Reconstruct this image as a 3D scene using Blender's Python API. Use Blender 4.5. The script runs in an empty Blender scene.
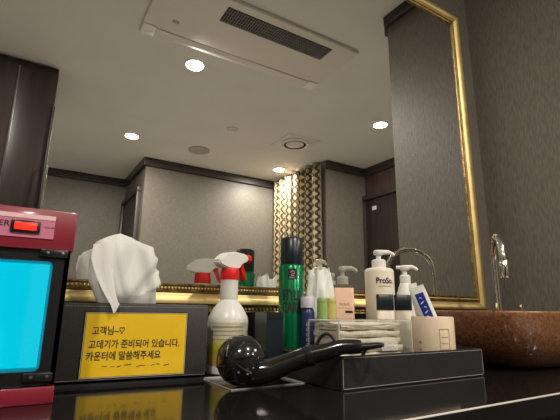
import bpy, bmesh, math, random
from mathutils import Vector, Matrix
random.seed(7)
S = bpy.context.scene
COL = S.collection
PI = math.pi

# ------------------------------------------------------------------ camera, world, exposure
cam = bpy.data.cameras.new('camera'); camo = bpy.data.objects.new('camera', cam); COL.objects.link(camo)
cam.sensor_width = 36; cam.lens = 27.0; cam.clip_start = 0.01
P, Y, R = math.radians(13.4), math.radians(31.5), 0.0125
fw = Vector((math.sin(Y)*math.cos(P), math.cos(Y)*math.cos(P), math.sin(P)))
rt = Vector((math.cos(Y), -math.sin(Y), 0)); up = rt.cross(fw)
rt, up = rt*math.cos(R)+up*math.sin(R), up*math.cos(R)-rt*math.sin(R)
mw = Matrix((rt, up, -fw)).transposed().to_4x4(); mw.translation = (0, 0, .97)
camo.matrix_world = mw
S.camera = camo
w = bpy.data.worlds.new('world'); S.world = w; w.use_nodes = True
w.node_tree.nodes['Background'].inputs[0].default_value = (.9, .85, .8, 1)
w.node_tree.nodes['Background'].inputs[1].default_value = .02
S.view_settings.view_transform = 'Standard'; S.view_settings.look = 'None'
S.view_settings.exposure = 0.0; S.view_settings.gamma = 1
LAMP_W = 22.5
LAMPS = [(.747, -.507), (.672, -1.84), (2.305, -.509), (2.205, -1.9), (-.6, -.5), (-.62, -1.9)]
CEIL = 2.43

# ------------------------------------------------------------------ materials
def mat(name, col, rough=.5, metal=0., spec=.5, trans=0., alpha=1., emit=None, estr=0., ior=1.45, coat=0., sheen=0., sss=0.):
    m = bpy.data.materials.new(name); m.use_nodes = True
    b = m.node_tree.nodes['Principled BSDF']
    b.inputs['Base Color'].default_value = (*col, 1); b.inputs['Roughness'].default_value = rough
    b.inputs['Metallic'].default_value = metal; b.inputs['Specular IOR Level'].default_value = spec
    b.inputs['Transmission Weight'].default_value = trans; b.inputs['IOR'].default_value = ior
    b.inputs['Coat Weight'].default_value = coat; b.inputs['Coat Roughness'].default_value = .08
    b.inputs['Sheen Weight'].default_value = sheen
    b.inputs['Subsurface Weight'].default_value = sss; b.inputs['Subsurface Radius'].default_value = (.01, .01, .01)
    if emit:
        b.inputs['Emission Color'].default_value = (*emit, 1); b.inputs['Emission Strength'].default_value = estr
    return m

def N(m, t, **kw):
    n = m.node_tree.nodes.new(t)
    for k, v in kw.items(): setattr(n, k, v)
    return n
def Lk(m, a, b): m.node_tree.links.new(a, b)

def noisy(m, c0, c1, scale=(50, 50, 50), detail=4, nscale=1., bump=0., lo=.35, hi=.65, dist=.002, rough=None):
    """mix two colours of the surface by object-space noise, with bump from the same noise"""
    b = m.node_tree.nodes['Principled BSDF']
    tc = N(m, 'ShaderNodeTexCoord'); mp = N(m, 'ShaderNodeMapping'); mp.inputs['Scale'].default_value = scale
    nz = N(m, 'ShaderNodeTexNoise'); nz.inputs['Scale'].default_value = nscale; nz.inputs['Detail'].default_value = detail
    rp = N(m, 'ShaderNodeValToRGB')
    rp.color_ramp.elements[0].position = lo; rp.color_ramp.elements[1].position = hi
    rp.color_ramp.elements[0].color = (*c0, 1); rp.color_ramp.elements[1].color = (*c1, 1)
    Lk(m, tc.outputs['Object'], mp.inputs[0]); Lk(m, mp.outputs[0], nz.inputs['Vector'])
    Lk(m, nz.outputs['Fac'], rp.inputs[0]); Lk(m, rp.outputs[0], b.inputs['Base Color'])
    if bump:
        bp = N(m, 'ShaderNodeBump'); bp.inputs['Strength'].default_value = bump; bp.inputs['Distance'].default_value = dist
        Lk(m, nz.outputs['Fac'], bp.inputs['Height']); Lk(m, bp.outputs[0], b.inputs['Normal'])
    return m

def clear(name, tint=(.97, .98, .98), gl=.12, rough=.05):
    """thin clear plastic: see-through with a fresnel sheen"""
    m = bpy.data.materials.new(name); m.use_nodes = True; nt = m.node_tree
    nt.nodes.remove(nt.nodes['Principled BSDF'])
    out = nt.nodes['Material Output']
    t = N(m, 'ShaderNodeBsdfTransparent'); t.inputs[0].default_value = (*tint, 1)
    g = N(m, 'ShaderNodeBsdfGlossy'); g.inputs['Roughness'].default_value = rough
    f = N(m, 'ShaderNodeLayerWeight'); f.inputs[0].default_value = gl
    ad = N(m, 'ShaderNodeMath', operation='ADD'); ad.inputs[1].default_value = .04; ad.use_clamp = True
    x = N(m, 'ShaderNodeMixShader')
    Lk(m, f.outputs['Fresnel'], ad.inputs[0]); Lk(m, ad.outputs[0], x.inputs[0])
    Lk(m, t.outputs[0], x.inputs[1]); Lk(m, g.outputs[0], x.inputs[2]); Lk(m, x.outputs[0], out.inputs[0])
    return m

def milky(name, col, amt=.5, rough=.4):
    """cloudy plastic: half diffuse / translucent, half see-through"""
    m = bpy.data.materials.new(name); m.use_nodes = True; nt = m.node_tree
    b = nt.nodes['Principled BSDF']; b.inputs['Base Color'].default_value = (*col, 1); b.inputs['Roughness'].default_value = rough
    out = nt.nodes['Material Output']
    tl = N(m, 'ShaderNodeBsdfTranslucent'); tl.inputs[0].default_value = (*col, 1)
    x0 = N(m, 'ShaderNodeMixShader'); x0.inputs[0].default_value = .3
    t = N(m, 'ShaderNodeBsdfTransparent'); t.inputs[0].default_value = (*[min(1, c*.3+.7) for c in col], 1)
    x = N(m, 'ShaderNodeMixShader'); x.inputs[0].default_value = amt
    Lk(m, b.outputs[0], x0.inputs[1]); Lk(m, tl.outputs[0], x0.inputs[2])
    Lk(m, t.outputs[0], x.inputs[1]); Lk(m, x0.outputs[0], x.inputs[2]); Lk(m, x.outputs[0], out.inputs[0])
    return m

WALLP = noisy(mat('wallpaper', (.2, .17, .14), .42, spec=.5), (.10, .09, .075), (.195, .176, .148), scale=(330, 330, 36), detail=5, bump=.6, lo=.3, hi=.7)
CEILM = noisy(mat('ceiling_paint', (.72, .68, .62), .8), (.70, .69, .66), (.73, .72, .69), scale=(3, 3, 3))
FLOORM = noisy(mat('floor_tile', (.35, .31, .27), .35), (.62, .58, .52), (.72, .68, .61), scale=(4, 4, 4))
DARKTRIM = noisy(mat('dark_trim', (.035, .027, .024), .4), (.03, .024, .021), (.045, .034, .03), scale=(8, 8, 60))
GRANITE = noisy(mat('black_granite', (.012, .011, .011), .09, spec=.5), (.008, .0075, .0075), (.05, .044, .038), scale=(700, 700, 700), detail=2, lo=.60, hi=.80)
EDGEGLINT = mat('painted_edge_highlight', (.45, .42, .38), .2)  # pale colour paints the highlight on the black granite's front chamfer
WOODM = noisy(mat('dark_wood', (.03, .02, .018), .35), (.014, .010, .009), (.030, .019, .017), scale=(30, 30, 2), detail=5, bump=.1)
BROWND = noisy(mat('brown_door', (.06, .035, .028), .45), (.05, .03, .025), (.08, .05, .04), scale=(25, 25, 2))
GOLD = noisy(mat('gold_leaf', (.75, .52, .18), .48, metal=1.), (.78, .59, .25), (.88, .70, .34), scale=(20, 20, 20), detail=5, bump=.12)
GOLDD = noisy(mat('antique_gold', (.42, .29, .11), .38, metal=1.), (.15, .105, .042), (.40, .29, .12), scale=(60, 60, 60), detail=4, bump=.2)
BEADM = mat('dark_bead_gold', (.30, .20, .08), .35, metal=1.)
MIRROR = mat('mirror_silver', (.88, .89, .87), .0, metal=1.)
CHROME = mat('chrome', (.85, .85, .86), .06, metal=1.)
BLACKP = mat('black_plastic', (.012, .012, .013), .3)
BLACKG = mat('black_gloss', (.014, .013, .013), .16, coat=.4)
LEATHER = noisy(mat('black_leatherette', (.018, .018, .02), .42), (.014, .014, .016), (.026, .026, .028), scale=(400, 400, 400), bump=.25, dist=.0005)
GREYLEA = noisy(mat('charcoal_leatherette', (.05, .045, .043), .5), (.030, .028, .024), (.044, .041, .036), scale=(350, 350, 350), bump=.25, dist=.0005)
STITCH = mat('pale_stitching', (.5, .47, .42), .7)
REDM = mat('dark_red_steel', (.22, .012, .03), .35, coat=.2)
PINK = mat('pink_label', (.55, .17, .27), .5)
PALEPINK = mat('pale_pink_band', (.75, .5, .53), .5)
REDLIT = mat('lit_red_rocker', (.8, .02, .01), .3, emit=(1, .03, .015), estr=.9)
CYAN = mat('cyan_lit_diffuser', (.0, .35, .45), .6, emit=(.0, .66, .82), estr=.9)
CYANIN = mat('cabinet_liner', (.05, .55, .65), .5)
CLEAR = clear('clear_acrylic'); GLASS = clear('door_glass', (.95, .98, .99))
WHITEP = mat('white_plastic', (.75, .74, .70), .35, sss=.05)
REDP = mat('red_plastic', (.7, .02, .018), .3)
YELLOW = noisy(mat('yellow_paper', (.82, .52, .012), .45), (.80, .50, .010), (.86, .56, .02), scale=(20, 20, 20))
INK = mat('black_ink', (.02, .018, .015), .6)
BROWNINK = mat('brown_ink', (.10, .05, .0), .6)
WHITEEDGE = mat('white_border', (.7, .66, .55), .6)
TISSUE = milky('tissue_paper', (.86, .86, .84), .93, .8)
GREENM = mat('metallic_green', (.0, .19, .07), .25, metal=.55, coat=.5)
NAVYCAP = mat('blue_black_cap', (.010, .016, .022), .3)
CREAM = mat('cream_plastic', (.74, .68, .55), .38, sss=.05)
PEACH = mat('peach_lotion', (.78, .52, .38), .35)
BROWNTR = mat('smoky_collar', (.13, .10, .08), .25)
SMOKEPUMP = milky('smoky_pump_plastic', (.55, .52, .46), .75)
NAVY = mat('navy_bottle', (.022, .03, .11), .3)
LAVENDER = mat('lavender_cap', (.52, .48, .58), .4)
BAGM = milky('white_polythene', (.90, .92, .87), .96, .3)
LIME = milky('lime_liquid_bottle', (.36, .52, .17), .9); LEMON = milky('lemon_liquid_bottle', (.62, .56, .20), .9)
BEIGE = noisy(mat('beige_ceramic', (.62, .50, .36), .5), (.60, .48, .345), (.65, .53, .385), scale=(40, 40, 40))
EMBOSS = mat('brown_print', (.38, .25, .14), .6)
BLUE = mat('tube_blue', (.015, .03, .24), .35)
COTTON = noisy(mat('cotton_white', (.8, .77, .68), .8), (.72, .63, .48), (.86, .78, .63), scale=(60, 60, 60), bump=.4)
COPPER = noisy(mat('brown_hammered_glaze', (.16, .06, .025), .34, coat=.3), (.10, .037, .015), (.30, .13, .055), scale=(160, 160, 160), detail=3, bump=.35, lo=.3, hi=.72)
LAMPM = mat('lamp_diffuser', (.9, .9, .88), .5, emit=(1, .93, .82), estr=9.)
LAMPRIM = mat('lamp_rim', (.85, .83, .8), .4)
ACWHITE = mat('air_conditioner_white', (.74, .71, .66), .5)
ACGRILL = mat('grille_dark', (.03, .03, .032), .6)
GREYPL = mat('grey_plastic', (.42, .40, .37), .5)
PAPERM = mat('white_card', (.55, .54, .52), .5)
STEELGREY = mat('brushed_dark_metal', (.25, .25, .25), .35, metal=1.)

def label_mat():
    m = mat('spray_label', (.6, .6, .2), .4); b = m.node_tree.nodes['Principled BSDF']
    tc = N(m, 'ShaderNodeTexCoord'); sp = N(m, 'ShaderNodeSeparateXYZ'); nz = N(m, 'ShaderNodeTexNoise'); nz.inputs['Scale'].default_value = 45
    ad = N(m, 'ShaderNodeMath', operation='MULTIPLY_ADD'); ad.inputs[1].default_value = .35; ad.inputs[2].default_value = 0
    a2 = N(m, 'ShaderNodeMath', operation='MULTIPLY_ADD'); a2.inputs[1].default_value = 10.5; 
    rp = N(m, 'ShaderNodeValToRGB'); cr = rp.color_ramp
    cr.elements[0].position = .25; cr.elements[0].color = (.22, .12, .04, 1)
    cr.elements[1].position = .95; cr.elements[1].color = (.55, .53, .40, 1)
    for p, c in ((.5, (.42, .28, .07, 1)), (.62, (.30, .33, .03, 1)), (.78, (.50, .48, .08, 1)), (.86, (.6, .58, .42, 1))):
        e = cr.elements.new(p); e.color = c
    Lk(m, tc.outputs['Object'], sp.inputs[0]); Lk(m, tc.outputs['Object'], nz.inputs['Vector'])
    Lk(m, nz.outputs['Fac'], ad.inputs[0]); Lk(m, sp.outputs['Z'], a2.inputs[0]); Lk(m, ad.outputs[0], a2.inputs[2])
    Lk(m, a2.outputs[0], rp.inputs[0]); Lk(m, rp.outputs[0], b.inputs['Base Color']); return m
SPRAYLABEL = label_mat()

def curtain_mat():
    m = mat('ogee_curtain', (.5, .4, .2), .45, sheen=.3); b = m.node_tree.nodes['Principled BSDF']
    uv = N(m, 'ShaderNodeUVMap'); sp = N(m, 'ShaderNodeSeparateXYZ'); Lk(m, uv.outputs[0], sp.inputs[0])
    def M(op, a, v=None):
        n = N(m, 'ShaderNodeMath', operation=op); Lk(m, a, n.inputs[0])
        if isinstance(v, float): n.inputs[1].default_value = v
        elif v is not None: Lk(m, v, n.inputs[1])
        return n.outputs[0]
    wav = M('MULTIPLY', M('SINE', M('MULTIPLY', sp.outputs[1], 2*PI/.155)), 1.05)
    u = M('MULTIPLY', sp.outputs[0], PI/.066)
    d = M('MINIMUM', M('ABSOLUTE', M('SINE', M('ADD', u, wav))), M('ABSOLUTE', M('SINE', M('SUBTRACT', u, wav))))
    rp = N(m, 'ShaderNodeValToRGB'); cr = rp.color_ramp
    cr.elements[0].position = .42; cr.elements[0].color = (.030, .020, .013, 1)
    cr.elements[1].position = .52; cr.elements[1].color = (.42, .33, .17, 1)
    Lk(m, d, rp.inputs[0]); Lk(m, rp.outputs[0], b.inputs['Base Color']); return m
CURTM = curtain_mat()

# ------------------------------------------------------------------ mesh helpers
def box(bm, c, s, bev=0., rot=None, seg=2):
    r = bmesh.ops.create_cube(bm, size=1)
    vs = r['verts']
    for v in vs: v.co = Vector((v.co.x*s[0], v.co.y*s[1], v.co.z*s[2]))
    if bev:
        es = list({e for v in vs for e in v.link_edges})
        k = bmesh.ops.bevel(bm, geom=es, offset=bev, segments=seg, affect='EDGES', profile=.5)
        vs = list({v for f in k['faces'] for v in f.verts} | {v for v in vs if v.is_valid})
    for v in vs:
        if rot is not None: v.co = rot @ v.co
        v.co += Vector(c)
    return vs

def rings(bm, rs, closed=False, cap0=True, cap1=True):
    """skin a list of vertex loops"""
    L = [[bm.verts.new(p) for p in r] for r in rs]
    n = len(L[0])
    pairs = list(zip(L, L[1:])) + ([(L[-1], L[0])] if closed else [])
    for a, b in pairs:
        for i in range(n):
            try: bm.faces.new((a[i], a[(i+1) % n], b[(i+1) % n], b[i]))
            except ValueError: pass
    if not closed:
        if cap0: bm.faces.new(L[0][::-1])
        if cap1: bm.faces.new(L[-1])
    return L

def lathe(bm, prof, seg=32, c=(0, 0, 0), sx=1., sy=1., mtx=None, cap0=True, cap1=True):
    rs = []
    for r, z in prof:
        ring = [Vector((r*sx*math.cos(2*PI*i/seg), r*sy*math.sin(2*PI*i/seg), z)) for i in range(seg)]
        rs.append([(mtx @ p if mtx is not None else p) + Vector(c) for p in ring])
    return rings(bm, rs, cap0=cap0, cap1=cap1)

def selipse(a, b, z, n=4., seg=48, c=(0, 0)):
    out = []
    for i in range(seg):
        t = 2*PI*i/seg; ct, st = math.cos(t), math.sin(t)
        out.append(Vector((c[0]+a*math.copysign(abs(ct)**(2/n), ct), c[1]+b*math.copysign(abs(st)**(2/n), st), z)))
    return out

def tube(bm, pts, rad, seg=12):
    pts = [Vector(p) for p in pts]; rs = []
    rad = rad if isinstance(rad, (list, tuple)) else [rad]*len(pts)
    t0 = (pts[1]-pts[0]).normalized()
    nrm = t0.orthogonal().normalized()
    for i, p in enumerate(pts):
        t = ((pts[min(i+1, len(pts)-1)] - pts[max(i-1, 0)])).normalized()
        nrm = (nrm - t*nrm.dot(t)).normalized(); bn = t.cross(nrm)
        rs.append([p + (nrm*math.cos(2*PI*k/seg) + bn*math.sin(2*PI*k/seg))*rad[i] for k in range(seg)])
    return rings(bm, rs)

def smoothpath(pts, n=8):
    pts = [Vector(p) for p in pts]; out = []
    for i in range(len(pts)-1):
        p0, p1, p2, p3 = pts[max(i-1, 0)], pts[i], pts[i+1], pts[min(i+2, len(pts)-1)]
        for k in range(n):
            t = k/n
            out.append(.5*((2*p1)+(p2-p0)*t+(2*p0-5*p1+4*p2-p3)*t*t+(3*p1-p0-3*p2+p3)*t**3))
    out.append(pts[-1]); return out

def prism(bm, poly, d0, d1, ax='Y'):
    """extrude a polygon given in the (x,z) plane along y"""
    a = [bm.verts.new((x, d0, z)) for x, z in poly]; b = [bm.verts.new((x, d1, z)) for x, z in poly]
    n = len(poly)
    bm.faces.new(a); bm.faces.new(b[::-1])
    for i in range(n): bm.faces.new((a[i], b[i], b[(i+1) % n], a[(i+1) % n]))
    return a+b

def obj(name, bm, m, parent=None, smooth=40, loc=None):
    bmesh.ops.recalc_face_normals(bm, faces=bm.faces)
    me = bpy.data.meshes.new(name); bm.to_mesh(me); bm.free()
    for p in me.polygons: p.use_smooth = bool(smooth)
    if smooth: me.set_sharp_from_angle(angle=math.radians(smooth))
    me.materials.append(m)
    o = bpy.data.objects.new(name, me); COL.objects.link(o)
    if parent: o.parent = parent
    if loc: o.location = loc
    return o

def tag(o, label=None, cat=None, group=None, kind=None):
    for k, v in (('label', label), ('category', cat), ('group', group), ('kind', kind)):
        if v: o[k] = v
    return o

def thing(name, label, cat, loc=(0, 0, 0), rz=0., group=None):
    o = bpy.data.objects.new(name, None); COL.objects.link(o); o.empty_display_size = .02
    o.location = loc; o.rotation_euler = (0, 0, rz)
    return tag(o, label, cat, group)

def B(): return bmesh.new()
def join(o, o2, m2):
    """surface pattern: take o2's mesh into o's mesh as a second material"""
    bm = bmesh.new(); bm.from_mesh(o.data); n = len(bm.faces); bm.from_mesh(o2.data); bm.faces.ensure_lookup_table()
    for f in bm.faces[n:]: f.material_index = 1; f.smooth = False
    bm.to_mesh(o.data); bm.free(); o.data.materials.append(m2)
    me = o2.data; bpy.data.objects.remove(o2); bpy.data.meshes.remove(me)
def bx(name, c, s, m, parent=None, bev=0., **k):
    b = B(); box(b, c, s, bev); return obj(name, b, m, parent, **k)
def lt(name, prof, m, parent=None, seg=32, **k):
    b = B(); lathe(b, prof, seg, **k); return obj(name, b, m, parent)
def face(x, y): return -math.atan2(x, y)

def text_bm(s, size, align='CENTER', bold=0., res=3):
    cu = bpy.data.curves.new('t', 'FONT'); cu.body = s; cu.size = size; cu.align_x = align; cu.resolution_u = res; cu.offset = bold
    o = bpy.data.objects.new('t', cu); COL.objects.link(o)
    dg = bpy.context.evaluated_depsgraph_get(); dg.update()
    me = bpy.data.meshes.new_from_object(o.evaluated_get(dg))
    b = B(); b.from_mesh(me)
    bpy.data.objects.remove(o); bpy.data.curves.remove(cu); bpy.data.meshes.remove(me)
    bmesh.ops.triangulate(b, faces=b.faces)
    return b
def text(name, s, size, m, parent, loc, align='CENTER', wrap=None, bold=0., sx=1., sy=1., thick=.0003):
    """flat lettering standing in the local xz plane facing -y; wrap = radius to bend it round a vertical axis at the origin"""
    b = text_bm(s, size, align, bold)
    r = bmesh.ops.extrude_face_region(b, geom=list(b.faces))
    for v in r['geom']:
        if isinstance(v, bmesh.types.BMVert): v.co.z -= thick
    for v in b.verts:
        x, z, d = v.co.x*sx, v.co.y*sy, v.co.z
        if wrap:
            a = (x+loc[0])/wrap; rr = wrap + d + thick
            v.co = Vector((rr*math.sin(a), -rr*math.cos(a), z+loc[2]))
        else: v.co = Vector((x+loc[0], loc[1]-d-thick, z+loc[2]))
    return obj(name, b, m, parent, smooth=0)

def patch(name, r, a0, a1, z0, z1, m, parent, t=.0006, seg=24, sy=1.):
    """a label wrapped on a cylinder of radius r, angle 0 = local -y"""
    b = B(); rs = []
    for i in range(seg+1):
        a = a0+(a1-a0)*i/seg
        rs.append([Vector((q*math.sin(a), -q*math.cos(a)*sy, z)) for q, z in ((r, z0), (r+t, z0), (r+t, z1), (r, z1))])
    rings(b, rs); return obj(name, b, m, parent)

# ================================================================== SETTING
MY = .865            # mirror plane
WY = .885            # wall behind it
XR, YS = 1.434, .417 # niche side wall and its end
def struct(name, c, s, m, bev=0.):
    return tag(bx(name, c, s, m, bev=bev, smooth=0), kind='structure')
def seg_wall(name, x0, x1, y0, y1, m=WALLP, z0=0., z1=CEIL):
    return struct(name, ((x0+x1)/2, (y0+y1)/2, (z0+z1)/2), (x1-x0, y1-y0, z1-z0), m)
struct('floor', (1., -1.2, -.03), (4.6, 4.8, .06), FLOORM)
struct('ceiling', (1., -1.2, CEIL+.03), (4.6, 4.8, .06), CEILM)
seg_wall('wall_mirror', -1.1, XR, WY, WY+.1)
seg_wall('wall_niche', XR, 3.08, YS, WY+.1)
seg_wall('wall_left', -1.2, -1.1, -3.4, WY+.1)
seg_wall('wall_rear', -1.1, .93, -3.34, -3.24)
seg_wall('wall_pier', .93, 2.455, -3.34, -2.34)
seg_wall('wall_recess', 2.455, 3.08, -3.34, -1.42)
seg_wall('wall_right', 2.98, 3.08, -1.42, YS, BROWND)
# dark crown trim at the ceiling
def crown(name, c, s): return struct(name, c, s, DARKTRIM, bev=.006)
TH = .085; TZ = CEIL-TH/2
crown('trim_1', (-.085, -3.225, TZ), (2.03, .03, TH))
crown('trim_2', (.915, -2.775, TZ), (.03, .9, TH))
crown('trim_3', (1.68, -2.325, TZ), (1.56, .03, TH))
crown('trim_4', (2.72, -1.405, TZ), (.52, .03, TH))
crown('trim_5', (2.965, -.5, TZ), (.03, 1.78, TH))
crown('trim_6', (1.42, .65, CEIL-.0275), (.028, .47, .055))
crown('trim_7', (2.2, .404, TZ), (1.53, .026, TH))

# doors seen in the mirror
d = tag(bx('door_1', (.918, -2.8, 1.05), (.024, .66, 2.1), WOODM, smooth=0), kind='structure')
b = B()
for y in (-3.15, -2.45): box(b, (.0, y+2.8, 0.0), (.05, .05, 2.1), .004)
box(b, (0, 0, 1.075), (.05, .75, .05), .004)
obj('door_frame', b, DARKTRIM, d, loc=(.0, 0, 0)); d.children[0].location = (.91, -2.8, 1.05)
d.children[0].matrix_parent_inverse = Matrix.Identity(4)
d = tag(bx('door_2', (2.968, -1.0, 1.04), (.024, .8, 2.08), WOODM, smooth=0), kind='structure')
b = B()
for y in (-.42, .42): box(b, (2.955, -1.0+y, 1.04), (.05, .05, 2.08), .004)
box(b, (2.955, -1.0, 2.105), (.05, .89, .05), .004)
obj('door_frame', b, DARKTRIM, d)
bx('door_plate', (2.95, -1.27, 1.98), (.006, .06, .04), PAPERM, d, bev=.002)
tube_b = B(); tube(tube_b, smoothpath([(2.955, -1.3, 1.0), (2.90, -1.3, 1.0), (2.895, -1.2, 1.0)], 5), .009); obj('door_handle', tube_b, CHROME, d)

# ================================================================== VANITY
CT = .85; CE = .368
t = thing('vanity_counter', 'polished black granite vanity counter under the gold framed mirror', 'counter', (.167, .64, 0))
W0 = -1.1; cx = .167
b = B()
WB = WY-.0015
poly = [(CE+.003-.64, CT), (WB-.64, CT), (WB-.64, CT-.03), (CE-.64, CT-.03), (CE-.64, CT-.003)]
n = len(poly)
rings(b, [[Vector((x, y, z)) for y, z in poly] for x in (W0-cx+.001, XR-cx-.001)])
obj('worktop', b, GRANITE, t, smooth=0)
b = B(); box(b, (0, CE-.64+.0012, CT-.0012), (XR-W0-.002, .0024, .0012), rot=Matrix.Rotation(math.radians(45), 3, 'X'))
obj('polished_edge', b, EDGEGLINT, t, smooth=0)  # thin strip carrying the painted highlight of the counter edge
bx('apron', (0, CE+.006+.015-.64, CT-.03-.075), (XR-W0-.004, .03, .15), GRANITE, t, smooth=0)
bx('base_cabinet', (0, .645-.64, (CT-.03)/2), (XR-W0-.01, .46, CT-.031), WOODM, t, smooth=0)

tag(bx('backsplash', (cx, WY-.009, CT+.0555), (XR-W0-.006, .016, .110), GRANITE, smooth=0), 'low black granite backsplash under the gold frame', 'backsplash')
# mirror with moulded gold frame --------------------------------------------------
t = thing('wall_mirror', 'large mirror in ornate gold frame hanging above the black counter', 'mirror', (.35, WY, .964))
MX0, MX1, MZ0, MZ1 = -.62, 1.347, .963, 2.108
mx, mz = t.location.x, t.location.z
bx('glass', ((MX0+MX1)/2-mx, MY+.004-WY, (MZ0+MZ1)/2-mz), (MX1-MX0-.08, .008, MZ1-MZ0-.08), MIRROR, t, smooth=0)
def frame(name, prof, m):
    """sweep a moulding profile (inset from the outer edge, distance out of the wall) round the rectangle"""
    b = B(); rs = []
    for ux, uz in ((0, 0), (1, 0), (1, 1), (0, 1)):
        rs.append([Vector(((MX0+i if ux == 0 else MX1-i)-mx, -d, (MZ0+i if uz == 0 else MZ1-i)-mz)) for i, d in prof])
    rings(b, rs, closed=True); return obj(name, b, m, t, smooth=35)
def arc(i0, i1, d0, h, n=7): return [(i0+(i1-i0)*k/n, d0+h*math.sin(PI*k/n)) for k in range(n+1)]
frame('outer_moulding', [(0, .001), (0, .015), (.0015, .0175), (.0030, .0165), (.0135, .0165), (.0148, .0175), (.0150, .001)], GOLDD)
frame('cushion_moulding', [(.0152, .001), (.0152, .0245), (.0160, .0290), (.0180, .0315), (.021, .0320), (.027, .0295), (.032, .0268), (.0360, .0238), (.0385, .0225), (.040, .001)], GOLD)
frame('inner_moulding', [(.0402, .001), (.0402, .0235), (.0412, .0245), (.0422, .0245), (.0432, .0235), (.0445, .0215), (.0530, .0215), (.0538, .0232), (.0552, .0238), (.0568, .0225), (.0585, .0205), (.0585, .001)], GOLDD)
b = B()
def beads(ins, dep, r, step):
    x0, x1, z0, z1 = MX0+ins, MX1-ins, MZ0+ins, MZ1-ins
    pts = []
    for k in range(int((x1-x0)/step)):
        x = x0+step*k
        pts += [(x, z0), (x, z1)] if x > -.1 else [(x, z1)]
    for k in range(int((z1-z0)/step)): pts += [(x1, z0+step*k)]
    for x, z in pts:
        bmesh.ops.create_icosphere(b, subdivisions=1, radius=r, matrix=Matrix.Translation((x-mx, -dep, z-mz)))
beads(.0082, .0185, .0038, .0095)
obj('outer_beading', b, GOLD, t)
b = B(); beads(.0490, .0225, .0028, .0072); obj('inner_beading', b, GOLD, t)

# wardrobe behind the camera, seen in the mirror
t = thing('wardrobe', 'tall dark brown wardrobe reaching the ceiling, left in the mirror', 'wardrobe', (-.5, -1.3, 0))
bx('carcass', (0, 0, CEIL/2-.002), (1.09, .55, CEIL-.006), WOODM, t, smooth=0)
for i, (x0, x1) in enumerate(((-.55, -.165), (-.155, .047))):
    bx('door', ((x0+x1)/2+.5, .288, 1.2), (x1-x0, .022, 2.36), WOODM, t, bev=.003)
bx('steel_strip', (-.16+.5, .285, 1.2), (.008, .016, 2.36), STEELGREY, t)
b = B(); box(b, (.547, .29, 1.16), (.012, .05, 2.0), .003); obj('edge_pull', b, DARKTRIM, t)
b = B(); tube(b, smoothpath([(.556, .315, 1.45), (.556, .345, 1.46), (.556, .345, 1.76), (.556, .315, 1.77)], 6), .006); obj('handle', b, CHROME, t)

# curtain ------------------------------------------------------------------------
b = B(); uvl = b.loops.layers.uv.new('UVMap')
ny, nz = 220, 12; L = .90; g = []
for j in range(nz+1):
    z = .03+(CEIL-.06)*j/nz; row = []
    for i in range(ny+1):
        s = i/ny; ph = s*7.5*2*PI
        amp = .042*(1.0-.25*math.sin(5*s+z))
        row.append((b.verts.new((amp*math.sin(ph)+.006*math.sin(3.1*ph+z), -.45+.9*s+.012*math.sin(2*ph), z)), s*1.75, z))
    g.append(row)
for j in range(nz):
    for i in range(ny):
        q = (g[j][i], g[j][i+1], g[j+1][i+1], g[j+1][i])
        f = b.faces.new([k[0] for k in q])
        for lp, k in zip(f.loops, q): lp[uvl].uv = (k[1], k[2])
c = obj('patterned_curtain', b, CURTM, loc=(2.395, -1.875, 0), smooth=180)
tag(c, 'gold and black curtain with looping lattice pattern, seen in the mirror', 'curtain')

# ceiling fittings ------------------------------------------------------------------
lampdesc = ['ceiling downlight reflected just below the air conditioner panel',
            'ceiling downlight reflected above the tall wardrobe side, farthest left of the four',
            'ceiling downlight reflected beside the niche wall, farthest right of the four',
            'ceiling downlight reflected at the top of the patterned curtain', 'ceiling downlight behind the camera to the left', 'ceiling downlight over the far left floor']
for i, (x, y) in enumerate(LAMPS):
    t = thing('downlight', lampdesc[i], 'light', (x, y, CEIL), group='round ceiling downlights')
    lt('rim', [(.052, 0), (.066, 0), (.064, -.006), (.054, -.008), (.052, -.004)], LAMPRIM, t, cap0=False, cap1=False)
    lt('diffuser', [(.053, -.0005), (.053, -.0045), (.03, -.006), (.002, -.0065)], LAMPM, t)
    l = bpy.data.lights.new('downlight_bulb', 'AREA'); l.shape = 'DISK'; l.size = .10; l.energy = LAMP_W; l.color = (1, .92, .81)
    lo = bpy.data.objects.new('downlight_bulb', l); COL.objects.link(lo); lo.parent = t; lo.location = (0, 0, -.012)

t = thing('ceiling_air_conditioner', 'white one way cassette air conditioner with dark grille in ceiling', 'air conditioner', (.935, -.10, CEIL))
bx('panel', (0, 0, -.011), (1.125, .47, .022), ACWHITE, t, bev=.006)
bx('intake_recess', (.085, .13, -.0225), (.64, .115, .004), ACGRILL, t)
b = B()
for i in range(44): box(b, (-.225+i*.0144, .13, -.0265), (.004, .115, .005))
for j in range(5): box(b, (.085, .085+.0225*j, -.0262), (.64, .003, .004))
obj('grille', b, mat('grille_slats', (.20, .20, .20), .5), t, smooth=0)
bx('louvre', (0, -.185, -.026), (.98, .05, .008), ACWHITE, t, bev=.003)
for x in (-.525, .525): bx('corner_cover', (x, -.19, -.027), (.07, .085, .012), LAMPRIM, t, bev=.004)
bx('sensor', (-.42, -.06, -.0235), (.035, .02, .004), GREYPL, t)
t = thing('ceiling_speaker', 'flat grey round ceiling speaker reflected left of the smoke detector', 'speaker', (1.289, -1.851, CEIL))
lt('ring', [(.10, 0), (.10, -.006), (.09, -.010), (.088, -.004)], GREYPL, t)
lt('mesh_cover', [(.088, -.004), (.088, -.0075), (.04, -.009), (.002, -.0095)], GREYPL, t)
t = thing('smoke_detector', 'small round white smoke detector on the ceiling', 'smoke detector', (1.347, -1.248, CEIL))
lt('base', [(.05, 0), (.05, -.012), (.046, -.016)], CEILM, t); lt('sensor_cap', [(.036, -.016), (.034, -.03), (.022, -.036), (.002, -.037)], CEILM, t)
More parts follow.
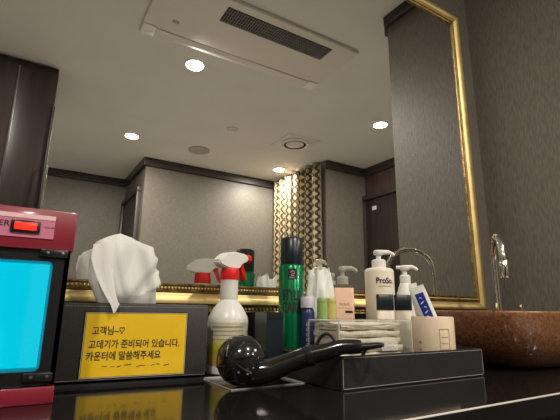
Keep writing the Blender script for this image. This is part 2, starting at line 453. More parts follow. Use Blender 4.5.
t = thing('ceiling_vent', 'round exhaust vent with open ring on the ceiling', 'vent', (1.951, -1.211, CEIL))
b = B(); box(b, (0, 0, -.003), (.33, .33, .006), .002); obj('plate', b, CEILM, t)
lt('ring', [(.095, -.006), (.135, -.006), (.132, -.02), (.118, -.026), (.10, -.02)], ACWHITE, t, cap0=False, cap1=False)
lt('dark_throat', [(.098, -.0061), (.097, -.008), (.002, -.008)], ACGRILL, t)
lt('centre_disc', [(.078, -.010), (.08, -.018), (.06, -.024), (.002, -.025)], ACWHITE, t)

# ================================================================== BASIN AND TAP
t = thing('vessel_sink', 'brown hammered vessel sink with curved base on black counter', 'sink', (1.095, .595, CT))
def bowl(specs): return [selipse(a, bb, z, n) for a, bb, z, n in specs]
b = B()
rings(b, bowl([(.135, .055, .0, 3), (.15, .068, .003, 3), (.185, .090, .018, 3.2), (.222, .108, .045, 3.6), (.243, .120, .08, 4), (.252, .126, .112, 4), (.254, .128, .121, 4), (.252, .126, .1245, 4),
               (.240, .114, .1245, 4), (.236, .110, .118, 4), (.215, .095, .06, 3.6), (.16, .065, .022, 3), (.05, .03, .014, 2)]))
obj('bowl', b, COPPER, t, smooth=60)
lt('drain', [(.02, .0145), (.02, .018), (.012, .02), (.002, .0205)], CHROME, t)
t = thing('gooseneck_faucet', 'chrome gooseneck faucet rising behind the brown sink', 'faucet', (1.232, .752, CT))
lt('base', [(.026, 0), (.026, .006), (.02, .012), (.017, .05), (.015, .055)], CHROME, t)
dx, dy = -.122, -.100; pts = [(0, 0, .05), (0, 0, .18), (0, 0, .245)]
for k in range(1, 11):
    a = PI*k/10*1.05; pts.append((dx*(1-math.cos(a))/2, dy*(1-math.cos(a))/2, .256+.080*math.sin(a)))
b = B(); tube(b, smoothpath(pts, 4), .0088, 16); obj('spout', b, CHROME, t, smooth=80)
b = B(); lathe(b, [(.010, .012), (.0125, .008), (.0125, -.030), (.011, -.034)], 20, c=(dx, dy, .245)); obj('aerator', b, CHROME, t)
b = B(); tube(b, [(.014, .006, .045), (.045, .018, .062), (.062, .024, .075)], [.006, .005, .004]); obj('lever', b, CHROME, t)
t = thing('drain_lever', 'tiny chrome lift knob standing behind the sink rim', 'knob', (1.344, .745, CT))
lt('rod', [(.003, 0), (.003, .136)], CHROME, t, seg=12); lt('knob', [(.004, .136), (.007, .138), (.007, .144), (.004, .147)], CHROME, t, seg=16)

# ================================================================== STERILIZER
t = thing('sterilizer_cabinet', 'dark red sterilizer cabinet with glowing cyan window', 'sterilizer', (-.12, .65, CT))
SX = .178; hx = SX   # half width
bx('base_casing', (0, .095, .0105), (2*hx+.001, .195, .021), REDM, t, bev=.002)
bx('top_casing', (0, .094, .2225), (2*hx+.004, .20, .055), REDM, t, bev=.002)
b = B()
box(b, (0, .183, .108), (2*hx-.004, .012, .174), .001); box(b, (-hx+.006, .1, .108), (.008, .16, .174)); box(b, (hx-.006, .1, .108), (.008, .16, .174))
obj('steel_body', b, BLACKP, t, smooth=0)
b = B()
box(b, (0, .172, .108), (2*hx-.022, .006, .170)); obj('cyan_back_light', b, CYAN, t, smooth=0)
b = B()
box(b, (0, .095, .0235), (2*hx-.022, .145, .004)); box(b, (0, .095, .1925), (2*hx-.022, .145, .004))
for s in (-1, 1): box(b, (s*(hx-.013), .095, .108), (.004, .145, .165))
obj('liner', b, CYANIN, t, smooth=0)
# door: black frame with a rounded opening
d = bx('door_edge', (hx-.004, .006, .108), (.006, .014, .172), BLACKP, t)
b = B()
def rrect(x0, x1, z0, z1, r, n=6):
    out = []
    for cx_, cz_, a0 in ((x1-r, z1-r, 0), (x0+r, z1-r, 90), (x0+r, z0+r, 180), (x1-r, z0+r, 270)):
        for k in range(n+1):
            a = math.radians(a0+90*k/n); out.append((cx_+r*math.cos(a), cz_+r*math.sin(a)))
    return out
o_ = rrect(-hx+.002, hx-.001, .023, .195, .001); i_ = rrect(-hx+.022, hx-.0205, .040, .180, .007)
rings(b, [[Vector((x, y, z)) for x, z in pl] for pl, y in ((o_, .014), (o_, -.001), (i_, -.001), (i_, .014))], closed=True)
dr = obj('door', b, BLACKP, t, smooth=30)
bx('door_glass', (0, .009, .110), (2*hx-.04, .002, .144), GLASS, dr, smooth=0)
for z, s in ((.191, 1), (.033, -1)):
    h = bx('hinge_plate', (hx-.021, -.0035, z), (.034, .005, .011), BLACKP, dr, bev=.0018)
    b = B()
    for dx_ in (-.008, .010):
        lathe(b, [(.0026, 0), (.0022, .0012), (.0002, .0016)], 12, c=(hx-.021+dx_, -.006, z), mtx=Matrix.Rotation(PI/2, 3, 'X'))
    obj('screws', b, STEELGREY, h)
lb = bx('name_label', (.028, -.0068, .225), (.25, .0012, .031), PINK, t, smooth=0)
bx('pale_band', (.028, -.0076, .2378), (.25, .0008, .006), PALEPINK, lb, smooth=0)
text('lettering', 'STERILIZER', .0105, INK, lb, (.101, -.0074, .2225), 'RIGHT', bold=.0002, sx=1.1)
sw = bx('rocker_bezel', (.119, -.0085, .2235), (.034, .004, .0165), BLACKP, t, bev=.0012)
bx('rocker', (.119, -.0110, .2235), (.026, .004, .0100), REDLIT, sw, bev=.001)
text('switch_marks', 'ON OFF', .0035, INK, lb, (.1405, -.0074, .2235), 'LEFT')
t2 = thing('shaver', 'black item standing inside the glowing sterilizer', 'tool', (-.027, .70, .8757))
b = B(); rings(b, [selipse(.012, .009, z, 3, 20) for z in (0, .006, .04)]+[selipse(.014, .011, z, 3, 20) for z in (.042, .06)]); obj('body', b, BLACKP, t2)
b = B(); rings(b, [selipse(.0145, .0115, z, 3, 20) for z in (.0601, .066)]); obj('head', b, STEELGREY, t2)
t2 = thing('comb_brush', 'orange and green brush lying inside the glowing sterilizer', 'brush', (-.015, .673, .8757))
bx('handle', (-.0, 0, .006), (.035, .012, .012), mat('dull_orange', (.55, .25, .03), .5), t2, bev=.004)
bx('bristles', (-.005, 0, .016), (.022, .010, .009), mat('dull_green', (.12, .25, .05), .6), t2, bev=.002)

# ================================================================== TISSUE BOX AND TISSUE
TA = math.atan2(.732-.755, .298-.069)
t = thing('tissue_box', 'charcoal leatherette tissue box with yellow handwritten notice', 'tissue box', (.184, .780, CT), TA)
TW, TD, THt = .240, .074, .1275
b = B(); box(b, (0, 0, THt/2+.004), (TW, TD, THt-.008), .003); tbody = obj('body', b, GREYLEA, t)
bx('foot_board', (0, 0, .0022), (TW-.004, TD-.004, .0044), LEATHER, t)
b = B(); rings(b, [selipse(.058, .012, z, 3) for z in (THt-.0002, THt+.0008)]); obj('slot', b, BLACKP, t)
fy = -TD/2
nx0, nx1, nz0, nz1 = -.080, .080, .014, .111
sl = bx('label_sleeve', ((nx0+nx1)/2, fy-.0004, (nz0+nz1)/2), (nx1-nx0+.006, .0012, nz1-nz0+.006), BLACKP, t, smooth=0)
b = B()
for s in (0, 1):
    box(b, (nx0-.0012 if s == 0 else nx1+.0012, fy-.0013, (nz0+nz1)/2), (.0007, .0005, nz1-nz0+.003))
    box(b, ((nx0+nx1)/2, fy-.0013, nz0-.0012 if s == 0 else nz1+.0012), (nx1-nx0+.003, .0005, .0007))
obj('white_border', b, WHITEEDGE, sl, smooth=0)
yl = bx('yellow_notice', ((nx0+nx1)/2, fy-.0012, (nz0+nz1)/2), (nx1-nx0, .0010, nz1-nz0), YELLOW, t, smooth=0)
for s, x, z, sz in (('고객님~♡', -.070, .079, .0145), ('고데기가 준비되어 있습니다.', -.073, .058, .0145), ('카운터에 말씀해주세요', -.075, .040, .0145)):
    text('handwriting', s, sz, INK, yl, (x, fy-.0017, z), 'LEFT', sx=.84, bold=.0003)
b = B()
for k in range(9):
    x = -.045+.012*k+random.uniform(-.004, .004); z = .031-.0012*k*.2+random.uniform(-.002, .002)
    box(b, (x, fy-.0018, z), (random.uniform(.002, .011), .0004, random.uniform(.0008, .0018)), rot=Matrix.Rotation(random.uniform(-.4, .4), 3, 'Y'))
obj('faint_marks', b, BROWNINK, yl, smooth=0)
b = B()
for z in (THt-.005, .010):
    for k in range(58): box(b, (-TW/2+.005+k*.00405, fy-.0002, z), (.0026, .0006, .0006))
join(tbody, obj('stitching', b, GREYPL, t, smooth=0), GREYPL)

# tissue: a folded sheet pulled out of the slot, one corner hanging over the front
b = B()
outl = [(.118, .9785), (.100, 1.018), (.0985, 1.045), (.100, 1.066), (.106, 1.081), (.125, 1.092), (.146, 1.101), (.165, 1.094), (.185, 1.085), (.203, 1.079), (.207, 1.064), (.213, 1.058), (.213, 1.043), (.218, 1.036), (.2175, 1.028), (.2225, 1.013), (.214, 1.004), (.217, .9785)]
ctr = (.165, 1.0); nr = 14
def rdg(a): return 1-2*abs(math.sin(a))
def crum(x, z, k): return .0065*rdg(42*x+14*z+k)+.0040*rdg(60*x-34*z+2.1*k+.5)+.0022*rdg(130*x+40*z+k)+.0014*math.sin(180*x-120*z)
for side in (-1, 1):
    prev = None
    bm_rows = []
    dense = []
    for i in range(len(outl)-1):
        for k in range(3):
            q = k/3; dense.append((outl[i][0]*(1-q)+outl[i+1][0]*q, outl[i][1]*(1-q)+outl[i+1][1]*q))
    dense.append(outl[-1])
    for (x, z) in dense:
        row = []
        for j in range(nr+1):
            q = j/nr; px = ctr[0]+(x-ctr[0])*q; pz = .9785+(z-.9785)*q
            bulge = .016*math.sqrt(max(0, 1-q*q))*min(1, (pz-.977)/.02+.25)
            yy = .783+side*bulge+crum(px, pz, 0)*(.35+.65*min(1, (pz-.977)/.03))*(1 if side < 0 else .8)
            row.append(b.verts.new((px-.16, yy-.78, pz-.977)))
        bm_rows.append(row)
    for r0, r1 in zip(bm_rows, bm_rows[1:]):
        for j in range(nr):
            b.faces.new((r0[j], r1[j], r1[j+1], r0[j+1]))
bmesh.ops.remove_doubles(b, verts=b.verts, dist=.0002)
ts = obj('tissue', b, TISSUE, smooth=180, loc=(.16, .78, .977))
tag(ts, 'crumpled white tissue sticking up out of the charcoal box', 'tissue')
b = B()
fl = [((.1005, 1.075), (.135, 1.085)), ((.0985, 1.05), (.134, 1.05)), ((.108, 1.022), (.136, 1.020)), ((.118, 1.0), (.1395, .998)), ((.127, .984), (.143, .983)), ((.133, .974), (.1465, .976)), ((.138, .9615), (.1405, .962))]
ys = [.768, .762, .756, .748, .7415, .7385, .7375]
rows = []
for ((xa, za), (xb, zb)), y0 in zip(fl, ys):
    rows.append([b.verts.new((xa+(xb-xa)*k/4-.16, y0-.0015+.0028*math.sin(k*1.5)*(y0 > .745)-.78+.0006*k, za+(zb-za)*k/4-.977)) for k in range(5)])
for r0, r1 in zip(rows, rows[1:]):
    for k in range(4): b.faces.new((r0[k], r0[k+1], r1[k+1], r1[k]))
obj('hanging_corner', b, TISSUE, ts, smooth=180)

# ================================================================== SPRAY BOTTLE
t = thing('spray_bottle', 'white trigger spray bottle with red collar beside tissue box', 'spray bottle', (.366, .790, CT), face(.366, .79))
lt('body', [(.036, 0), (.0395, .003), (.0400, .01), (.0400, .098), (.0385, .106), (.030, .122), (.021, .134), (.0175, .139)] +
   [(.0172+.0012*(k % 2), .139+.0055*k) for k in range(8)] + [(.0165, .180), (.0165, .184)], mat('bottle_white', (.70, .69, .64), .3, sss=.1), t, seg=40)
lbl = patch('label', .0402, -1.15, 1.15, .018, .096, SPRAYLABEL, t)
b = B()
for r_ in range(4):
    for k in range(16):
        a = -.75+.1*k; box(b, (.0412*math.sin(a), -.0412*math.cos(a), .088-.0075*r_), (.0026, .0006, .003 if r_ == 0 else .0018), rot=Matrix.Rotation(a, 3, 'Z'))
obj('small_print', b, mat('faded_print', (.30, .26, .12), .6), lbl, smooth=0)
lt('red_collar', [(.0185, .178), (.0192, .180), (.0188, .196), (.0172, .202)], REDP, t, seg=28)
b = B()
NB = math.radians(20)
ha = NB - t.rotation_euler.z          # the head points along +X, turned a little to the mirror
Rz = Matrix.Rotation(ha, 3, 'Z')
def turned(bm): 
    for v in bm.verts: v.co = Rz @ v.co
pol = [(-.036, .206), (-.040, .214), (-.034, .222), (-.018, .232), (.004, .236), (.030, .234), (.044, .231), (.046, .222), (.040, .217), (.022, .214), (.015, .205), (.014, .200), (-.014, .200)]
prism(b, pol, -.0105, .0105)
bmesh.ops.bevel(b, geom=list(b.edges), offset=.0028, segments=2, affect='EDGES')
turned(b); obj('spray_head', b, WHITEP, t)
b = B(); lathe(b, [(.0075, 0), (.009, .002), (.009, .012), (.007, .014)], 6, c=(.0455, 0, .2265), mtx=Matrix.Rotation(PI/2, 3, 'Y')); turned(b); obj('nozzle', b, REDP, t)
b = B()
tp = [(.021, .2165), (.034, .2165), (.036, .205), (.040, .192), (.045, .182), (.041, .179), (.034, .187), (.029, .199)]
prism(b, tp, -.006, .006); bmesh.ops.bevel(b, geom=list(b.edges), offset=.0014, segments=2, affect='EDGES'); turned(b); obj('trigger', b, REDP, t)

# ================================================================== TRAY
t = thing('leather_tray', 'black stitched leatherette tray holding the toiletries', 'tray', (.622, .662, CT), .0)
TX, TY, TZh = .180, .128, .051
b = B()
o1 = [selipse(TX, TY, z, 40, 64) for z in (0, TZh)]; 
def rect(a, c, z): return [Vector((sx*a, sy*c, z)) for sx, sy in ((-1, -1), (1, -1), (1, 1), (-1, 1))]
rings(b, [rect(TX, TY, 0), rect(TX, TY, TZh), rect(TX-.006, TY-.006, TZh), rect(TX-.006, TY-.006, .006)])
bmesh.ops.bevel(b, geom=[e for e in b.edges], offset=.0012, segments=2, affect='EDGES')
tbody = obj('tray_body', b, LEATHER, t)
b = B()
def stitch_line(p, q, n):
    p, q = Vector(p), Vector(q); dr_ = (q-p)
    ang = math.atan2(dr_.y, dr_.x)
    for k in range(n):
        c0 = p+dr_*(k+.5)/n
        if abs(dr_.z) > .01: box(b, c0, (.0007, .0007, .0024))
        else: box(b, c0, (dr_.length/n*.62, .0007, .0007), rot=Matrix.Rotation(ang, 3, 'Z'))
e = .0003
stitch_line((-TX+.004, -TY-e, TZh-.003), (TX-.004, -TY-e, TZh-.003), 90)
stitch_line((-TX+.004, -TY-e, .003), (TX-.004, -TY-e, .003), 90)
stitch_line((-TX+.003, -TY-e, .004), (-TX+.003, -TY-e, TZh-.004), 12); stitch_line((TX-.003, -TY-e, .004), (TX-.003, -TY-e, TZh-.004), 12)
stitch_line((-TX-e, -TY+.004, TZh-.003), (-TX-e, TY-.004, TZh-.003), 64)
join(tbody, obj('stitching', b, STITCH, t, smooth=0), STITCH)
TF = CT+.0062   # tray floor

# ================================================================== HAIR DRYER ON A CARD
t = thing('clear_mat', 'thin clear sheet with pale edges lying under the hair dryer', 'sheet', (.366, .684, CT+.0003))
bx('sheet', (0, 0, .0006), (.136, .126, .0011), CLEAR, t, smooth=0)
b = B()
for s_ in (-1, 1): box(b, (s_*.0684, 0, .0007), (.0012, .128, .0014)); box(b, (0, s_*.0634, .0007), (.136, .0012, .0014))
obj('pale_edge', b, PAPERM, t, smooth=0)
hd = Vector((.3214, .638, CT+.0413))
t = thing('hair_dryer', 'glossy black hair dryer lying with its handle on the tray', 'hair dryer', hd)
axd = Vector((.80, .60, 0)).normalized()           # blowing direction, away from the camera
rotm = Vector((0, 0, 1)).rotation_difference(axd).to_matrix()
b = B(); pr = [(.002, -.0395)]
for k in range(1, 15):
    a = PI*k/14*.74; pr.append((.0395*math.sin(a), -.0395*math.cos(a)))
pr += [(.0265, .036), (.0255, .050), (.0250, .052), (.0210, .052), (.020, .03)]
lathe(b, pr, 40, mtx=rotm); obj('housing', b, BLACKG, t, smooth=50)
b = B()   # slotted intake on the rear
for k in range(8):
    a = 2*PI*k/8
    for (r0, r1) in ((.010, .033),):
        p0 = Vector((r0*math.cos(a), r0*math.sin(a), 0)); p1 = Vector((r1*math.cos(a+.35), r1*math.sin(a+.35), 0))
        pts = []
        for q in range(6):
            p = p0.lerp(p1, q/5); rr = min(p.length, .0394); p.z = -.0395*math.sqrt(max(0, 1-(rr/.0395)**2))-.0004; pts.append(rotm @ p)
        tube(b, pts, .0016, 6)
obj('intake_slots', b, BLACKP, t)
hdir = Vector((.466, .514, .9155))-hd
ringp = Vector((.405, .5635, .8965))-hd
pth = [Vector(q)-hd for q in ((.335, .625, .8735), (.355, .608, .8765), (.374, .5915, .8862), (.400, .568, .8995), (.424, .548, .9080), (.443, .5335, .9150), (.466, .514, .9165))]
rad_ = [(0, .022), (.1, .0195), (.2, .0170), (.35, .0158), (.5, .0150), (.6, .0135), (.8, .0118), (.97, .0108), (1, .0095)]
sp_ = smoothpath(pth, 6)
def rad_at(f):
    for (f0, r0), (f1, r1) in zip(rad_, rad_[1:]):
        if f <= f1: return r0+(r1-r0)*(f-f0)/(f1-f0)
    return rad_[-1][1]
b = B(); tube(b, sp_, [rad_at(min(1, (q-sp_[0]).length/(sp_[-1]-sp_[0]).length)) for q in sp_], 24)
obj('handle', b, BLACKG, t, smooth=60)
b = B(); p, q = sp_[18], sp_[20]
tube(b, [p, p.lerp(q, .35), q], [.0150, .0164, .0160], 24); obj('ring', b, BLACKP, t)
hn = hdir.normalized()
b = B(); tube(b, [hdir-hn*.002, hdir+hn*.012, hdir+hn*.030], [.0062, .0052, .004], 14); obj('cord_sleeve', b, BLACKP, t)
lc = Vector((.425, .549, .911))-hd+Vector((0, 0, .014)); b = B()
lp = [lc+hn*(-.016)+Vector((0, 0, -.006)), lc+hn*(-.008)+Vector((0, 0, .006)), lc+Vector((0, 0, .0095)), lc+hn*.007+Vector((0, 0, .006)), lc+hn*.014+Vector((0, 0, -.004))]
tube(b, smoothpath(lp, 6), .0027, 10); obj('hanging_loop', b, BLACKP, t)
b = B(); p0 = hdir+hn*.028
cp = [p0, p0+Vector((.010, .004, .0)), p0+Vector((.020, .032, -.003)), p0+Vector((.016, .050, -.012)), p0+Vector((.010, .062, -.040)), p0+Vector((-.0, .067, -.055))]
tube(b, smoothpath(cp, 8), .003, 10); obj('cord', b, BLACKP, t)

# ================================================================== TOILETRIES
def pump_head(parent, z, r, m, ang=0., L=.034, stem=.006):
    """collar, stem and nozzle of a lotion pump, nozzle along local +x turned by ang"""
    lt('collar', [(r, z), (r*1.02, z+.002), (r*1.02, z+.017), (r*.8, z+.020)], m, parent, seg=28)
    lt('stem', [(stem, z+.019), (stem, z+.034)], m, parent, seg=16)
    b = B(); zz = z+.034
    lathe(b, [(stem*1.6, zz-.003), (stem*2, zz), (stem*2, zz+.006), (stem*1.5, zz+.009)], 20)
    tube(b, [Vector((0, 0, zz+.004)), Vector((L*.7, 0, zz+.005)), Vector((L, 0, zz+.001)), Vector((L+.003, 0, zz-.003))], [.0062, .0052, .0042, .0036], 12)
    for v in b.verts: v.co = Matrix.Rotation(ang, 3, 'Z') @ v.co
    obj('nozzle', b, m, parent)

# hairspray can
x, y = .4935, .755
t = thing('hairspray_can', 'metallic green hairspray can with blue-black cap reading STYLE', 'hairspray can', (x, y, TF), face(x, y))
CR = .0268
lt('can', [(CR-.003, 0), (CR, .003), (CR, .202), (CR-.002, .206), (CR-.004, .208)], GREENM, t, seg=40)
lt('cap', [(CR-.0035, .2075), (CR-.003, .209), (CR-.0032, .262), (CR-.006, .2655), (.002, .2665)], NAVYCAP, t, seg=36)
text('lettering', 'STYLE', .026, INK, t, (0, 0, .1345), wrap=CR+.0002, sx=.58, sy=1.1, bold=.0010)
text('lettering', 'CARE', .026, INK, t, (0, 0, .110), wrap=CR+.0002, sx=.62, sy=1.1, bold=.0010)
lg = patch('logo_square', CR+.0001, -.28, .42, .176, .198, INK, t)
b = B(); tube(b, [Vector((1.017*CR*math.sin(a), -1.017*CR*math.cos(a), z)) for a, z in ((-.08, .190), (.05, .193), (.2, .192), (.22, .188), (.05, .187), (-.05, .184), (.2, .183))], .0007, 6)
obj('swirl_mark', b, PALEPINK, lg)
b = B()
for k in range(3): box(b, ((CR+.0008)*math.sin(-.1+.14*k), -(CR+.0008)*math.cos(-.1+.14*k), .1795), (.002, .0006, .0022))
obj('small_print', b, PALEPINK, lg, smooth=0)

# black box left of the can, behind the dryer
t = thing('black_caddy', 'small black box open at the top between spray bottle and green can', 'box', (.421, .722, CT), .0)
b = B(); rings(b, [rect(.018, .022, 0), rect(.0185, .0225, .116), rect(.0165, .0205, .116), rect(.016, .0200, .004)]); obj('shell', b, NAVYCAP, t, smooth=0)
bx('rim_band', (0, -.0231, .107), (.037, .0012, .004), BLACKP, t)

# navy bottle with lavender cap
x, y = .507, .715
t = thing('navy_bottle', 'small navy bottle with lavender cap standing beside the green can', 'bottle', (x, y, TF), face(x, y))
lt('body', [(.0125, 0), (.014, .002), (.014, .108), (.0115, .117), (.009, .119)], NAVY, t, seg=28)
lt('cap', [(.0145, .119), (.0148, .121), (.0145, .138), (.0125, .141), (.002, .1415)], LAVENDER, t, seg=28)

# plastic bag
x, y = .564, .747
b = B(); nu, nv = 56, 26; rows = []
for j in range(nv+1):
    v = j/nv; z = .001+.196*v; row = []
    base = .0295*(1-.06*v-.5*max(0, v-.7))
    for i in range(nu):
        a = 2*PI*i/nu
        k = 1+.14*math.sin(5*a+7*v)+.13*math.sin(8*a-13*v)+.05*v*math.sin(13*a+2)
        zz = z+(.007*math.sin(3*a+1)+.005*math.sin(7*a))*v
        row.append(Vector((base*k*math.cos(a), base*.8*k*math.sin(a), max(zz, .0003))))
    rows.append(row)
rings(b, rows, cap1=False)
c = obj('plastic_bag', b, BAGM, smooth=180, loc=(x, y, TF)); tag(c, 'crumpled translucent white plastic bag beside the green can', 'bag')

# lime and lemon small bottles
for nm, x, y, m, lab in (('lime_bottle', .5285, .6945, LIME, 'little lime green bottle between navy bottle and peach pump'), ('lemon_bottle', .5515, .6955, LEMON, 'little lemon yellow bottle between the lime bottle and peach pump bottle')):
    t = thing(nm, lab, 'bottle', (x, y, TF), face(x, y))
    r = .0108
    lt('body', [(r-.001, 0), (r, .002), (r, .126), (r*.96, .129)], m, t, seg=24)
    lt('cap', [(r*.97, .129), (r*.99, .1295), (r*.98, .136), (r*.8, .139)], m, t, seg=24)

# peach pump bottle
x, y = .628, .748
t = thing('peach_pump_bottle', 'peach lotion bottle with smoky pump and dark collar', 'pump bottle', (x, y, TF), face(x, y)+.12)
hw = .0232
b = B(); rings(b, [selipse(hw-.001, .017, 0, 7), selipse(hw, .018, .002, 7), selipse(hw, .018, .160, 7), selipse(hw-.001, .0172, .164, 7)]); obj('body', b, PEACH, t)
b = B(); rings(b, [selipse(hw-.0005, .0175, .1642, 7), selipse(hw-.001, .0172, .170, 7), selipse(.014, .013, .172, 4)]); obj('dark_shoulder', b, BROWNTR, t)
pump_head(t, .170, .0125, SMOKEPUMP, .1, .030, .0045)
b = B()
for k in range(7): box(b, (-.0095+.0032*k, -.0182, .128), (.0018, .0006, .0042 if k % 3 else .006))
obj('name_print', b, EMBOSS, t, smooth=0)
bx('dark_sticker', (.010, -.0184, .112), (.016, .0008, .005), INK, t)
bx('thin_line', (.002, -.0183, .120), (.03, .0006, .0009), EMBOSS, t)

# cream pump bottle
x, y = .7405, .7460
t = thing('cream_pump_bottle', 'large cream pump bottle with black lettering, tallest of the pump bottles', 'pump bottle', (x, y, TF), face(x, y)+.30)
b = B(); CRr = .0345
rings(b, [selipse(CRr-.003, CRr-.004, 0, 2), selipse(CRr, CRr, .003, 2), selipse(CRr, CRr, .206, 2), selipse(CRr-.001, CRr-.001, .211, 2), selipse(CRr-.006, CRr-.007, .2145, 2), selipse(.017, .017, .2165, 2)])
obj('body', b, CREAM, t, smooth=50)
pump_head(t, .216, .0165, WHITEP, .05, .036)
text('lettering', 'ProSo.', .019, INK, t, (.003, 0, .1775), wrap=CRr+.0002, sx=.85, bold=.0006)
b = B()
for k in range(14): a = -.36+.065*k; box(b, ((CRr+.0002)*math.sin(a), -(CRr+.0002)*math.cos(a), .171), (.0017, .001, .0014), rot=Matrix.Rotation(a, 3, 'Z'))
obj('small_print', b, EMBOSS, t, smooth=0)

# two black-capped bottles
for (x, y, lab) in ((.687, .678, 'cream bottle with square black cap, left one of the pair'), (.7295, .666, 'cream bottle with square black cap, right one beside the tube')):
    t = thing('lotion_bottle', lab, 'bottle', (x, y, TF), face(x, y), group='black capped lotion bottles')
    q = .0185
    b = B(); rings(b, [selipse(q-.001, q-.001, 0, 6), selipse(q, q, .002, 6), selipse(q, q, .113, 6), selipse(q-.002, q-.002, .116, 6)]); obj('body', b, CREAM, t)
    b = B(); rings(b, [selipse(q-.0003, q-.0003, .1165, 7), selipse(q, q, .1175, 7), selipse(q, q, .148, 7), selipse(q-.001, q-.001, .1495, 7)]); obj('cap', b, NAVYCAP, t)

# slim white pump bottle behind
x, y = .803, .722
t = thing('white_pump_bottle', 'slim white pump bottle with sloping shoulders behind the leaning tubes', 'pump bottle', (x, y, CT), face(x, y))
lt('body', [(.021, 0), (.0225, .003), (.0225, .150), (.021, .162), (.016, .178), (.013, .186), (.012, .188)], WHITEP, t, seg=32)
pump_head(t, .187, .0125, WHITEP, .0, .026, .0055)
b = B(); tube(b, [Vector((0, 0, .2245)), Vector((-.02, 0, .226))], [.006, .004], 12); obj('thumb_rest', b, WHITEP, t)

# cup with tubes
x, y = .722, .585
cup_xy = Vector((x, y, 0))
t = thing('beige_cup', 'wide beige cup with embossed rectangle on its side', 'cup', (x, y, TF), face(x, y))
r = .0405
lt('body', [(r-.004, 0), (r-.002, .002), (r, .03), (r+.0005, .103), (r-.001, .105), (r-.003, .103), (r-.0035, .03), (r-.006, .005)], BEIGE, t, seg=48)
b = B()
a0, a1, z0, z1 = .30, .78, .032, .082
for z in (z0, z1):
    for k in range(12): a = a0+(a1-a0)*(k+.5)/12; box(b, ((r+.0006)*math.sin(a), -(r+.0006)*math.cos(a), z), (.0017, .0008, .0008), rot=Matrix.Rotation(a, 3, 'Z'))
for a in (a0, a1): box(b, ((r+.0006)*math.sin(a), -(r+.0006)*math.cos(a), (z0+z1)/2), (.0008, .0008, z1-z0))
for z in (.045, .056, .067):
    for k in range(7): a = a0+.08+.05*k; box(b, ((r+.0005)*math.sin(a), -(r+.0005)*math.cos(a), z), (.0015, .0006, .0007), rot=Matrix.Rotation(a, 3, 'Z'))
obj('embossed_panel', b, EMBOSS, t, smooth=0)
b = B()
for z in (.042, .057): lathe(b, [(.003, 0), (.003, .0008)], 10, c=((r+.0002)*math.sin(-.62), -(r+.0002)*math.cos(-.62), z), mtx=Matrix.Rotation(-.62, 3, 'Z') @ Matrix.Rotation(PI/2, 3, 'X'))
obj('dots', b, EMBOSS, t)

def squeeze_tube(name, lab, p0, p1, wd, m, capm, blue=False):
    """toothpaste-like tube from cap p0 (inside the cup) to crimp p1; flat towards the crimp"""
    p0, p1 = Vector(p0), Vector(p1); ax = (p1-p0); Ln = ax.length
    t = thing(name, lab, 'tube', p0); q = Vector((0, 0, 1)).rotation_difference(ax.normalized())
    fc = math.radians(180)
    view = Vector((-p1.x, -p1.y, 0)).normalized()
    # rotate round own axis so that the flat side looks at the room
    best = min((k*PI/60 for k in range(120)), key=lambda k: -((q @ Vector((math.sin(k), -math.cos(k), 0))).dot(view)))
    t.rotation_mode = 'QUATERNION'
    from mathutils import Quaternion
    t.rotation_quaternion = q @ Quaternion((0, 0, 1), best)
    lt('cap', [(wd*.55, 0), (wd*.6, .001), (wd*.55, .016), (wd*.5, .017)], capm, t, seg=20)
    b = B(); rs = []
    for k in range(13):
        f = k/12; z = .0175+(Ln-.0175)*f
        a_ = wd*(.62+.38*min(1, f*4)); bb = wd*(.62+.3*min(1, f*5))*(1-f*.9)+.0008
        rs.append(selipse(a_, max(bb, .0012), z, 2.2, 28))
    rings(b, rs); obj('body', b, m, t, smooth=60)
    if blue:
        b = B(); rs = []
        for k in range(4, 12):
            f = k/12; z = .0175+(Ln-.0175)*f; bb = wd*(.92)*(1-f*.9)+.0014
            rs.append([Vector((wd*.55*u, -max(bb, .0018)*math.sqrt(max(0, 1-(.55*abs(u))**2.2)) - e_, z)) for u, e_ in ((-1, .0), (-.5, .0), (0, .0), (.5, .0), (1, .0), (1, -.0006), (0, -.0006), (-1, -.0006))])
        rings(b, rs); s = obj('blue_panel', b, BLUE, t)
        b = B()
        for k, f in enumerate((.38, .46, .53, .60, .68, .76, .84)):
            z = .0175+(Ln-.0175)*f; bb = wd*(.92)*(1-f*.9)+.0014
            box(b, (.0015*math.sin(k*2), -bb-.0003, z), (wd*(.5 if k % 2 else .3), .0006, .0018), rot=Matrix.Rotation(.5*(-1)**k, 3, 'Y'))
        obj('white_marks', b, WHITEP, s, smooth=0)
    bx('crimp', (0, 0, Ln), (wd*2, .0022, .008), m, t)
    return t
squeeze_tube('toothpaste_tube', 'white tube with blue print leaning out of the beige cup', (.737, .570, TF+.030), (.696, .597, TF+.160), .0155, WHITEP, WHITEP, True)
squeeze_tube('cream_tube', 'plain white tube leaning out of the cup beside the blue printed one', (.728, .596, TF+.020), (.711, .620, TF+.168), .0088, WHITEP, WHITEP)

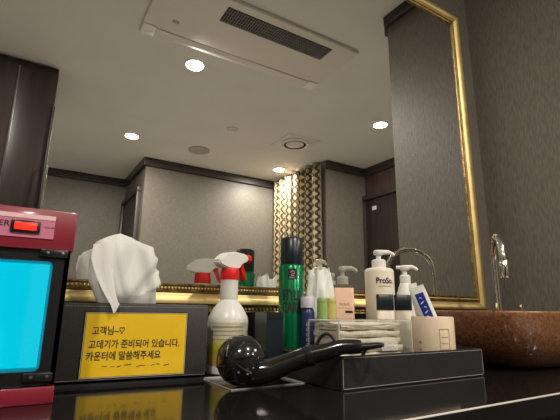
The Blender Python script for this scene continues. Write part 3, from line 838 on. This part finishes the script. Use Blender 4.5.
# acrylic box with folded wipes
x0, x1, y0, y1 = .4845, .6655, .590, .680
t = thing('acrylic_box', 'clear acrylic box full of folded white wipes', 'box', ((x0+x1)/2, (y0+y1)/2, TF))
ax_, ay_, az_ = (x1-x0)/2, (y1-y0)/2, .096
b = B()
box(b, (0, -ay_+.001, az_/2), (2*ax_, .002, az_)); box(b, (0, ay_-.001, az_/2), (2*ax_, .002, az_))
for s in (-1, 1): box(b, (s*(ax_-.001), 0, az_/2), (.002, 2*ay_-.0042, az_))
box(b, (0, 0, .001), (2*ax_-.0042, 2*ay_-.0042, .002))
obj('walls', b, CLEAR, t, smooth=0)
bx('lid', (0, 0, az_+.0016), (2*ax_+.001, 2*ay_+.001, .0028), CLEAR, t, smooth=0)
EDGE = milky('bright_acrylic_edge', (.9, .88, .82), .55, .2)
b = B()
for sx in (-1, 1):
    for sy in (-1, 1): box(b, (sx*ax_, sy*ay_, az_/2), (.0018, .0018, az_))
for sy in (-1, 1): box(b, (0, sy*ay_, az_+.0005), (2*ax_, .0018, .0018))
for sx in (-1, 1): box(b, (sx*ax_, 0, az_+.0005), (.0018, 2*ay_, .0018))
obj('polished_edges', b, EDGE, t, smooth=0)
b = B()
for k in range(9): tube(b, [Vector((-ax_-.003, ay_+.0005+.003*math.cos(q*PI/4), .012+.0095*k+.003*math.sin(q*PI/4))) for q in range(9)], .0006, 5)
obj('ribbed_hinge', b, EDGE, t)
lbp = bx('name_plate', (.030, -ay_-.0004, .052), (.040, .0008, .018), EDGE, t)
b = B()
for k, (w_, h_, a) in enumerate(((.006, .0014, .0), (.009, .0014, 1.1), (.006, .0014, 0), (.007, .0014, .6), (.009, .0014, 1.4), (.008, .0014, -1.1), (.007, .0014, .4))):
    box(b, (.015+.005*k, -ay_-.001, .052), (w_, .0006, h_), rot=Matrix.Rotation(-a, 3, 'Y'))
obj('illegible_mark', b, WHITEP, lbp, smooth=0)
wl = ['top folded wipe', 'second folded wipe from the top', 'third folded wipe from the top', 'fourth folded wipe from the top', 'fifth folded wipe from the top', 'second lowest folded wipe', 'lowest folded wipe']
zz = TF+.0024
for i in range(7):
    b = B(); n1, n2 = 18, 8; a_, c_ = random.uniform(.074, .0765), random.uniform(.0365, .0378); h_ = .0128
    ph = random.uniform(0, 6)
    vs = box(b, (0, 0, h_/2), (2*a_, 2*c_, h_*.995))
    bmesh.ops.subdivide_edges(b, edges=list(b.edges), cuts=11, use_grid_fill=True)
    for v in b.verts:
        f = abs(v.co.z-h_/2)/(h_/2)
        v.co.y += .0016*math.sin(60*v.co.x+ph)+.0012*math.sin(170*v.co.x+400*v.co.z)+.0022*math.cos(f*1.5)*(1 if v.co.y > 0 else -1)
        v.co.x += .004*math.sin(150*v.co.y+ph)*(1 if v.co.x > 0 else .3)
        if v.co.z > h_*.5: v.co.z -= .0022*abs(math.sin(35*v.co.x+40*v.co.y+ph))
        else: v.co.z = max(v.co.z, 0)
    o = obj('folded_wipe', b, COTTON, smooth=60, loc=((x0+x1)/2-.007, (y0+y1)/2, zz)); zz += .0130
    tag(o, wl[6-i]+' of the stack inside the clear acrylic box', 'wipe', 'folded wipes in the acrylic box')
